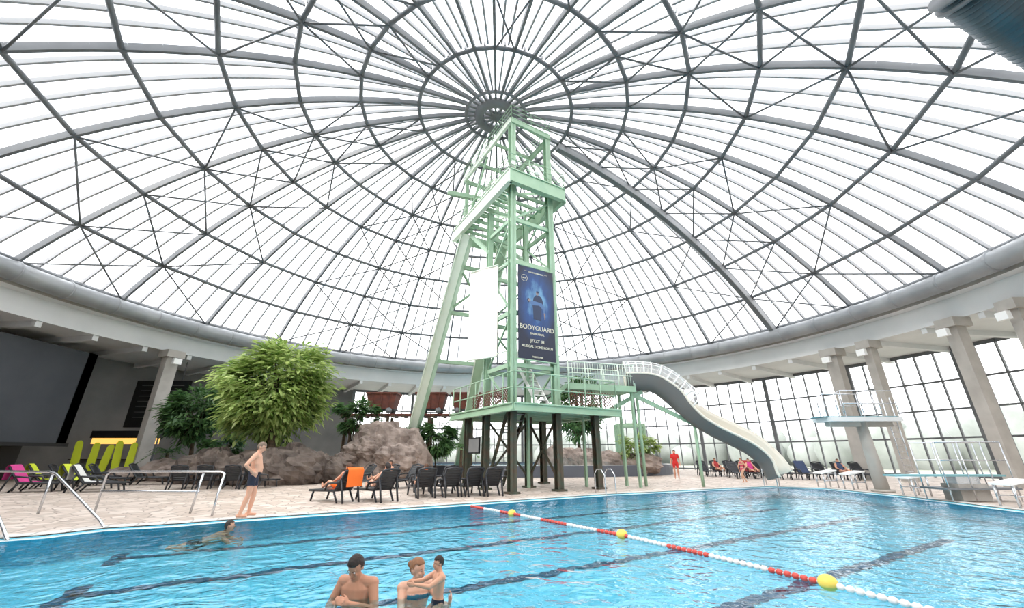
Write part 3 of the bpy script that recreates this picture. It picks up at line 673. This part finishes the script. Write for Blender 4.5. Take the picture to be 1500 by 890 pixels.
# ---------------- handrails
def tubeobj(name,paths,r,mt=chrome):
    m=MB(name)
    for p in paths: m.tube(p,r,mt,8)
    return m.obj()
tubeobj('handrail',[[(-11.3,12.1,0.02),(-11.3,12.1,.95),(-11.2,12.08,1.05),(-8.0,11.9,1.05),(-7.85,11.85,1.0),(-7.75,11.6,.5),(-7.7,11.5,.02)],[(-8.6,11.95,.02),(-8.5,11.95,1.05)],[(-11.3,12.1,.55),(-8.5,11.95,.55)]],.028)
tubeobj('stair_handrail',[[(-16,12.6,1.05),(-12.6,11.8,1.05),(-12.3,11.7,1.0),(-9.1,9.95,.12),(-8.8,9.8,-.02)],[(-12.5,11.8,0.02),(-12.5,11.8,1.05)],[(-16,12.6,.02),(-16,12.6,1.05)]],.03)
tubeobj('stair_handrail',[[(-16.5,11.3,1.05),(-13.0,10.5,1.05),(-12.7,10.4,1.0),(-9.8,8.75,.12),(-9.5,8.6,-.02)],[(-12.9,10.5,0.02),(-12.9,10.5,1.05)]],.03)
def ladder(x,y,rz):
    e=empty('pool_ladder',(x,y,0),rz); m=MB('rails')
    for s_ in (-.28,.28): m.tube([(s_,.45,.02),(s_,.45,.75),(s_,.3,.92),(s_,.05,.92),(s_,-.12,.7),(s_,-.15,-.44)],.025,chrome,7)
    for z in (-.2,-.4): m.box(-.28,.28,-.2,-.08,z,z+.04,chrome)
    m.obj(e)
ladder(3.9,17.75,math.radians(31)); ladder(12.9,21.75,math.radians(-40))
def block(x,y,rz):
    e=empty('starting_block',(x,y,.02),rz); m=MB('frame')
    for a in (-.25,.25):
        m.tube([(a,.3,0),(a,.3,.75)],.03,chrome,6); m.tube([(a,-.3,0),(a,-.3,.62)],.03,chrome,6); m.tube([(a,.3,.3),(a,-.3,.3)],.02,chrome,6)
    m.add([(-.3,-.38,.6),(.3,-.38,.6),(.3,.36,.72),(-.3,.36,.72),(-.3,-.38,.66),(.3,-.38,.66),(.3,.36,.78),(-.3,.36,.78)],[(3,2,1,0),(4,5,6,7),(0,1,5,4),(1,2,6,5),(2,3,7,6),(3,0,4,7)],white)
    m.obj(e)
for (x,y) in ((15.1,20.9),(15.45,19.7),(15.45,16.8),(15.2,13.3)): block(x,y,math.radians(-90))
dv=empty('diving_platform'); m=MB('structure')
m.tube([(15.7,18.6,0.02),(15.6,18.6,2.85)],[.26,.2],conc,16); m.tube([(15.7,18.6,0.02),(15.7,18.6,.1)],.4,conc,16)
m.box(13.9,17.0,18.0,19.2,2.85,3.03,fasc); m.box(13.7,17.0,18.2,19.0,3.03,3.07,mat('board_blue',(90,140,150),.7)); m.box(14.1,16.9,18.45,18.75,2.65,2.85,conc)
for y in (18.05,19.15):
    for x in (14.6,15.4,16.2,16.95): m.tube([(x,y,3.03),(x,y,4.15)],.022,chrome,6)
    for z in (3.6,4.15): m.tube([(14.6,y,z),(16.95,y,z)],.022,chrome,6)
    m.tube([(14.6,y,4.15),(14.3,y,4.0),(14.3,y,3.05)],.022,chrome,6)
for y in (18.4,18.8): m.tube([(17.1,y,0.02),(17.05,y,3.9)],.025,chrome,6)
for i in range(11): m.tube([(17.08,18.4,.25+i*.27),(17.08,18.8,.25+i*.27)],.015,chrome,5)
m.obj(dv)
dv=empty('springboard'); m=MB('structure')
m.box(15.2,16.2,14.9,15.5,0.02,.55,conc); m.box(13.2,17.0,14.95,15.45,.78,.84,mat('board_teal',(120,165,170),.7)); m.box(15.3,16.1,15.0,15.4,.55,.78,chrome); 
for y in (14.75,15.65):
    for x in (14.7,15.5,16.3,17.0): m.tube([(x,y,.02),(x,y,1.9)],.022,chrome,6)
    for z in (1.3,1.9): m.tube([(14.7,y,z),(17.0,y,z)],.022,chrome,6)
m.bar((14.6,15.2,.4),(17.1,15.2,.4),1.0,.06,steel)
m.obj(dv)
m=MB('climbing_frame'); 
for x in (8.6,10.6):
    for y in (33.6,34.6): m.bar((x,y,.6),(x,y,3.8),.2,.2,green)
m.bar((8.6,33.6,3.7),(10.6,33.6,3.7),.2,.25,green); m.bar((8.6,34.6,3.7),(10.6,34.6,3.7),.2,.25,green); m.bar((8.6,33.6,1),(10.6,33.6,3.5),.1,.1,green); m.obj()
og=MB('ground'); og.add([(x,y,-.6) for x,y in [(-300,-150),(300,-150),(300,500),(-300,500)]],[(0,1,2,3)],mat('lawn',(146,150,136),.9,noise_s=.1,rgb2=(162,164,152))); og.obj()
hz=mat('hazy_trees',(144,150,144),.95,noise_s=.3,rgb2=(170,174,170))  # distance haze is mixed into the tree colour
m=MB('tree_line'); rnd=random.Random(4)
for i in range(150):
    a=math.radians(-40+i*1.15); rr=rnd.uniform(75,105); h=rnd.uniform(2,5.5)
    if 35<math.degrees(a)<75 and rr>95: rr=90
    m.ell((CX+rr*math.cos(a),CY+rr*math.sin(a),h*.6-.4),(rnd.uniform(2,5),3,h),hz,nu=12,nv=8)
m.obj()
m=MB('outside_building'); m.box(20,60,125,140,-.3,7,mat('far_facade',(185,185,185),.8)); 
for i in range(12): m.box(22+i*3.1,24+i*3.1,124.9,125,2,4.5,mat('far_win',(120,130,140),.4))
m.obj()
# ---------------- people
def body(name,loc,rz,J=None,k=1.0,vox=.012,skin=(214,164,136),hairc=(50,36,28),cloth=None,head_pitch=0,head_yaw=0,hair_long=False,bun=False,female=False,stout=1.0):
    D=dict(pel=(0,0,.94),wai=(0,0,1.10),che=(0,.01,1.30),nk=(0,-.01,1.47),hd=(0,.03,1.64),
      ls=(-.18,0,1.42),rs=(.18,0,1.42),le=(-.25,-.03,1.13),re=(.25,-.03,1.13),lw=(-.27,.07,.88),rw=(.27,.07,.88),
      lh=(-.09,0,.92),rh=(.09,0,.92),lk=(-.10,.03,.50),rk=(.10,.03,.50),la=(-.11,-.02,.08),ra=(.11,-.02,.08))
    if J: D.update(J)
    D={a:V(b) for a,b in D.items()}
    D['hd']=D['hd']-(D['hd']-D['nk'])*.15
    e=empty(name,loc,rz); e.scale=(k,k,k)
    sk=mat('skin_'+name,skin,.55); hm=mat('hair_'+name,hairc,.7)
    m=MB('b')
    def cap(p,q,r0,r1,rm=None):
        p=V(p);q=V(q); rm=rm or (r0+r1)/2
        m.tube([p,p.lerp(q,.35),p.lerp(q,.7),q],[r0,rm,(rm+r1)/2,r1],sk,12); m.ell(p,(r0,)*3,sk,None,12,8); m.ell(q,(r1,)*3,sk,None,12,8)
    sh=(D['rs']-D['ls']); xs=sh.normalized(); hx=(D['rh']-D['lh']).normalized()
    sw=.9 if female else 1; st=stout
    spec=[(D['pel']-V((0,0,.07)),.13,.10,hx),(D['pel'],.165 if not female else .17,.115,hx),(D['pel'].lerp(D['wai'],.6),.15*sw*st,.10*st*st,hx),(D['wai'],.135*sw*st,.095*st*st,hx.lerp(xs,.5)),(D['wai'].lerp(D['che'],.5),.155*sw*st,.105*st,xs),(D['che'],.18*sw,.12,xs),(D['che'].lerp(D['nk'],.5),.185*sw,.108,xs),(D['nk']-(D['nk']-D['che'])*.12,.12,.08,xs),(D['nk'],.066,.066,xs)]
    n=18; vs=[];fs=[]
    for i,(c,a,b,x) in enumerate(spec):
        nx=spec[min(i+1,len(spec)-1)][0]-spec[max(i-1,0)][0]; nx.normalize(); y=nx.cross(x).normalized(); x2=y.cross(nx)
        for q in range(n): t=2*math.pi*q/n; vs.append(c+x2*a*math.cos(t)+y*b*math.sin(t))
    for i in range(len(spec)-1):
        for q in range(n): fs.append((i*n+q,i*n+(q+1)%n,(i+1)*n+(q+1)%n,(i+1)*n+q))
    fs.append(tuple(range(n))[::-1]); fs.append(tuple((len(spec)-1)*n+q for q in range(n))); m.add(vs,fs,sk)
    nr_=.06 if not female else .052
    cap(D['nk']-V((0,0,.03)),D['hd']-V((0,0.015,.05)),nr_+.008,nr_-.002)
    bones=[]
    for s_ in 'lr':
        S_,E_,W_,H_,K_,A_=[D[s_+c] for c in 'sewhka']
        cap(D['nk'].lerp(S_,.35)-V((0,0,.02)),S_,.062,.068); cap(D['nk']+V((0,-.01,.02)),D['nk'].lerp(S_,.75)+V((0,-.01,.0)),.042,.045)
        cap(S_,E_,.064*sw,.043,.056*sw); cap(E_,W_,.043,.028,.043)
        cap(H_,K_,.092,.056,.082); cap(K_,A_,.056,.038,.058)
        fd=(K_-A_); fw=V((0,1,0)) if abs(fd.normalized().z)>.5 else V((0,.3,1)).normalized()
        if s_+'f' in D: fw=D[s_+'f'].normalized()
        cap(A_-fw*.04-V((0,0,.035)) if abs(fd.normalized().z)>.5 else A_, (A_+fw*.15-V((0,0,.045))) if abs(fd.normalized().z)>.5 else A_+fw*.13,.038,.03)
        d=(W_-E_).normalized(); hdir=D.get(s_+'hd',None); hdir=hdir.normalized() if hdir else d
        inw=V((1,0,0)) if s_=='l' else V((-1,0,0))
        wid=hdir.cross(inw); 
        if wid.length<.3: wid=hdir.cross(V((0,0,1)))
        wid.normalize(); nr=wid.cross(hdir).normalized()
        if nr.dot(inw)<0: nr=-nr
        Mh=Matrix((wid,nr,hdir)).transposed(); pc=W_+hdir*.05; m.ell(pc,(.042,.018,.055),sk,Mh,12,8)
        for fi,(o,l) in enumerate(((-.030,.062),(-.010,.075),(.010,.071),(.029,.054))):
            b0=W_+hdir*.085+wid*o*1.05; b1=b0+hdir*l*.5+nr*.006+wid*o*.1; b2=b1+hdir*l*.32+nr*.016; b3=b2+hdir*l*.22+nr*.018
            m.tube([b0-hdir*.03,b0,b1,b2,b3],[.010,.010,.0095,.0085,.006],sk,7)
        t0=W_+hdir*.03-wid*.03; m.tube([t0,t0+hdir*.03-wid*.025+nr*.008,t0+hdir*.062-wid*.035+nr*.018],[.014,.012,.008],sk,7)
        bones+= [(S_,E_,'arm'),(E_,W_,'fore'),(W_,W_+hdir*.15,'hand'),(H_,K_,'thigh'),(K_,A_,'calf'),(A_,A_+fw*.15,'foot')]
    bones+= [(D['pel']-V((0,0,.05)),D['pel']+(D['wai']-D['pel'])*.25,'pelvis'),(D['wai'],D['che'],'torso'),(D['che'],D['nk'],'torso'),(D['nk']+V((0,0,.03)),D['hd'],'head')]
    Rh=Matrix.Rotation(head_yaw,3,'Z')@Matrix.Rotation(head_pitch,3,'X'); hc=D['hd']; HS=1.06
    def H(x,y,z): return hc+Rh@(V((x,y,z))*HS)
    m.ell(H(0,-.012,.022),(.079,.099,.103),sk,Rh,18,14); m.ell(H(0,.03,-.045),(.057,.061,.072),sk,Rh,14,10); m.ell(H(0,.055,-.085),(.029,.027,.027),sk,Rh,10,8)
    m.tube([H(0,.078,.018),H(0,.096,-.01),H(0,.105,-.028),H(0,.085,-.04)],[.008,.010,.014,.009],sk,8)
    for s_ in (-1,1):
        m.ell(H(s_*.078,-.008,-.008),(.010,.02,.03),sk,Rh,8,8); m.ell(H(s_*.034,.070,-.028),(.019,.012,.016),sk,Rh,8,6)
        if not female: m.ell(H(s_*.03,.075,.028),(.024,.008,.007),sk,Rh,8,6)
    m.ell(H(0,.082,-.062),(.022,.009,.008),sk,Rh,8,6)
    tmp=m.obj(); md=tmp.modifiers.new('r','REMESH'); md.mode='VOXEL'; md.voxel_size=vox; md.use_smooth_shade=True
    sm=tmp.modifiers.new('s','SMOOTH'); sm.factor=.5; sm.iterations=3 if vox<.01 else 1
    dg=bpy.context.evaluated_depsgraph_get(); me=bpy.data.meshes.new_from_object(tmp.evaluated_get(dg)); bpy.data.objects.remove(tmp)
    N=len(me.vertices); co_=np.empty(N*3); me.vertices.foreach_get('co',co_); co_=co_.reshape(-1,3)
    no=np.empty(N*3); me.vertices.foreach_get('normal',no); no=no.reshape(-1,3)
    rad={'arm':.055,'fore':.04,'hand':.03,'thigh':.08,'calf':.05,'foot':.035,'pelvis':.13,'torso':.13,'head':.08}
    best=np.full(N,9.);lab=np.zeros(N,int);tp=np.zeros(N); names=[]
    for bi,(a,b,nm) in enumerate(bones):
        a=np.array(a);b=np.array(b);ab=b-a;t=np.clip(((co_-a)@ab)/(ab@ab),0,1); dist=np.linalg.norm(co_-(a+t[:,None]*ab),axis=1)-rad[nm]; s_=dist<best; best[s_]=dist[s_]; lab[s_]=bi; tp[s_]=t[s_]; names.append(nm)
    vm=np.zeros(N,int); mats=[sk,hm]
    if cloth:
        for (part,t0,t1,cm) in cloth:
            if cm not in mats: mats.append(cm)
            ci=mats.index(cm)
            for bi,nm in enumerate(names):
                if nm==part: vm[(lab==bi)&(tp>=t0)&(tp<=t1)]=ci
    Ri=np.array(Rh.inverted()); hl=((co_-np.array(hc))@Ri.T)/HS
    near=(np.abs(hl[:,0])<.1)&(np.abs(hl[:,1])<.125)&(hl[:,2]>-.09)&(hl[:,2]<.15)
    hair=near&((hl[:,2]>.062+.25*np.maximum(hl[:,1]-.05,0))|((hl[:,1]<.012)&(hl[:,2]>.012))|((hl[:,1]<-.035)&(hl[:,2]>-.06)))
    vm[hair]=1
    off=np.where(vm==1,.011,np.where(vm>1,.008,0)); 
    jit=np.array([noise.noise(V(c)*60) for c in co_]) if vox<.01 else 0
    co_=co_+no*(off+np.where(vm==1,.004*jit,0))[:,None]
    me.vertices.foreach_set('co',co_.ravel()); me.materials.clear()
    for q in mats: me.materials.append(q)
    P_=len(me.polygons); ls=np.empty(P_,int); me.polygons.foreach_get('loop_start',ls); lv=np.empty(len(me.loops),int); me.loops.foreach_get('vertex_index',lv)
    me.polygons.foreach_set('material_index',vm[lv[ls]]); me.update(); me.name='body'; link(bpy.data.objects.new('body',me),e)
    m=MB('face_details'); ew=mat('eye_white',(225,218,212),.3); ed=mat('eye_iris',(50,36,28),.3); lip=mat('lips',(176,100,90),.5)
    for s_ in (-1,1):
        m.ell(H(s_*.030,.079,.004),(.0115,.007,.005),ew,Rh,8,6); m.ell(H(s_*.030,.085,.004),(.0055,.003,.005),ed,Rh,8,6); m.tube([H(s_*.046,.078,.022),H(s_*.032,.089,.027),H(s_*.016,.089,.024)],.0035,hm,5)
    m.tube([H(-.020,.085,-.06),H(-.008,.091,-.059),H(.008,.091,-.059),H(.020,.085,-.06)],.0045,lip,6)
    if hair_long:
        m.tube([H(0,-.07,.05),H(0,-.11,.0),H(0,-.115,-.08),H(0,-.10,-.2)],[.075,.072,.06,.02],hm,12)
    if bun: m.ell(H(0,-.125,.03),(.042,.042,.042),hm,Rh,12,8)
    m.obj(e)
    return e
navy=mat('navy_swimshort',(30,34,52),.8); redc=mat('red_cloth',(205,44,40),.8); teal=mat('teal_swimsuit',(50,110,130),.7); pink=mat('pink_bikini',(220,90,120),.7)
trunks=[('pelvis',0,1,navy),('thigh',0,.55,navy)]
body('man_standing',(-6.75,11.35,0.02),math.radians(-70),dict(wai=(0,.03,1.10),che=(0,.0,1.30),nk=(0,.0,1.46),hd=(0,.06,1.63),ls=(-.2,-.01,1.41),rs=(.2,-.01,1.41),le=(-.42,-.12,1.20),lw=(-.22,.02,1.02),lhd=(.5,.5,-.6),re=(.40,-.14,1.18),rw=(.21,.0,1.02),rhd=(-.4,.6,-.6),lk=(-.14,.06,.5),la=(-.16,.02,.08),rk=(.14,.0,.5),ra=(.18,-.1,.08)),1.03,.010,(214,160,132),(120,100,84),trunks,head_pitch=-.45,stout=1.25)
kneel=dict(lk=(-.25,.42,.85),rk=(.25,.42,.85),la=(-.1,.38,.93),ra=(.1,.38,.93),lf=(1,.2,0),rf=(-1,.2,0))
j=dict(kneel); j.update(che=(0,.03,1.30),nk=(0,.05,1.46),hd=(0,.12,1.61),le=(-.29,.10,1.18),re=(.29,.10,1.18),lw=(-.08,.30,1.29),rw=(.09,.30,1.28),lhd=(.6,.4,.3),rhd=(-.6,.4,.3),ls=(-.19,.02,1.42),rs=(.19,.02,1.42))
body('man_in_water',(-1.8,5.55,-1.32),math.radians(168),j,1.0,.008,(196,138,108),(44,32,26),trunks,head_pitch=-.6,stout=1.12)
j=dict(kneel); j.update(re=(.2,.2,1.2),rw=(-.02,.4,1.16),le=(-.3,.22,1.25),lw=(-.34,.42,1.3),rhd=(-1,.2,.1),lhd=(-.2,.3,.9))
body('woman_in_water',(-1.13,5.6,-1.27),math.radians(200),j,.92,.008,(222,168,140),(140,96,66),[('pelvis',0,1,teal),('torso',0,.3,teal)],head_yaw=.7,head_pitch=-.1,bun=True,female=True)
body('child_in_water',(-.83,5.35,-.60),math.radians(120),dict(le=(-.20,.26,1.30),lw=(-.08,.50,1.34),re=(.22,.26,1.32),rw=(.1,.5,1.36),lhd=(.5,1,0),rhd=(-.3,1,0),lk=(-.14,.3,.7),rk=(.14,.3,.7),la=(-.1,.15,.4),ra=(.1,.15,.4),hd=(0,.04,1.66)),.57,.012,(212,156,126),(44,34,28),[('pelvis',0,1,navy)],head_pitch=-.1)
jf=dict(pel=(0,-.55,1.26),wai=(0,-.42,1.29),che=(0,-.22,1.34),nk=(0,-.06,1.43),hd=(0,.0,1.60),ls=(-.175,-.12,1.36),rs=(.175,-.12,1.36),le=(-.35,.02,1.28),re=(.35,.02,1.28),lw=(-.3,.2,1.24),rw=(.3,.2,1.24),lh=(-.09,-.6,1.25),rh=(.09,-.6,1.25),lk=(-.15,-.9,1.2),rk=(.15,-.9,1.2),la=(-.12,-.98,1.22),ra=(.12,-.98,1.22),lf=(0,-1,0),rf=(0,-1,0))
body('swimmer_in_water',(-6.45,10.35,-1.53),math.radians(-59),jf,.95,.015,(205,150,120),(50,40,34),trunks)
body('lifeguard',(10.6,27.9,0.02),math.radians(160),None,1.0,.016,(205,150,125),(60,46,36),[('torso',0,1,redc),('arm',0,.6,redc),('pelvis',0,1,redc),('thigh',0,.6,redc)])
body('girl_walking',(12.9,24.2,0.02),math.radians(100),dict(lk=(-.08,.2,.52),la=(-.08,.12,.1),rk=(.08,-.02,.5),ra=(.08,-.25,.1),le=(-.24,-.15,1.15),re=(.24,.12,1.15)),.74,.018,(225,178,150),(130,90,60),[('pelvis',0,1,pink),('torso',.2,.8,pink)],female=True)
seat=dict(pel=(0,-.12,.48),wai=(0,-.2,.62),che=(0,-.32,.80),nk=(0,-.42,.94),hd=(0,-.40,1.13),ls=(-.17,-.40,.89),rs=(.17,-.40,.89),le=(-.27,-.2,.70),re=(.27,-.2,.70),lw=(-.2,.05,.62),rw=(.2,.05,.62),lh=(-.09,-.1,.47),rh=(.09,-.1,.47),lk=(-.12,.36,.62),rk=(.12,.36,.50),la=(-.12,.72,.43),ra=(.12,.78,.43),lf=(0,.3,1),rf=(0,.3,1))
body('person_reclining',(-5.9,14.9,0),1.0,seat,1,.014,(205,150,122),(80,54,38),[('pelvis',0,1,orange),('torso',0,1,orange),('thigh',0,.7,orange)],hair_long=True,female=True)
body('woman_reclining',(-4.6,15.2,0),.8,seat,1,.014,(216,166,140),(36,28,26),[('pelvis',0,1,teal),('torso',0,1,teal)],hair_long=True,female=True)
body('child_seated',(-3.4,16.6,0),.45,seat,.95,.016,(222,170,140),(90,60,40),[('pelvis',0,1,orange),('torso',0,1,orange)])
body('man_reclining',(-6.1,20.5,0),2.6,seat,1,.018,(205,150,122),(60,50,44),trunks)
for i,(x,y,rz) in enumerate(((16.15,29.05,3.01),(20.9,27.3,2.9),(15.3,32,3.1))): body('bather_reclining',(x,y,0),rz,seat,1,.022,(210,156,130),(70,50,40),[('pelvis',0,1,cols[i]),('torso',0,1,cols[i])])
back_towel(-5.9,14.9,1.0,orange)
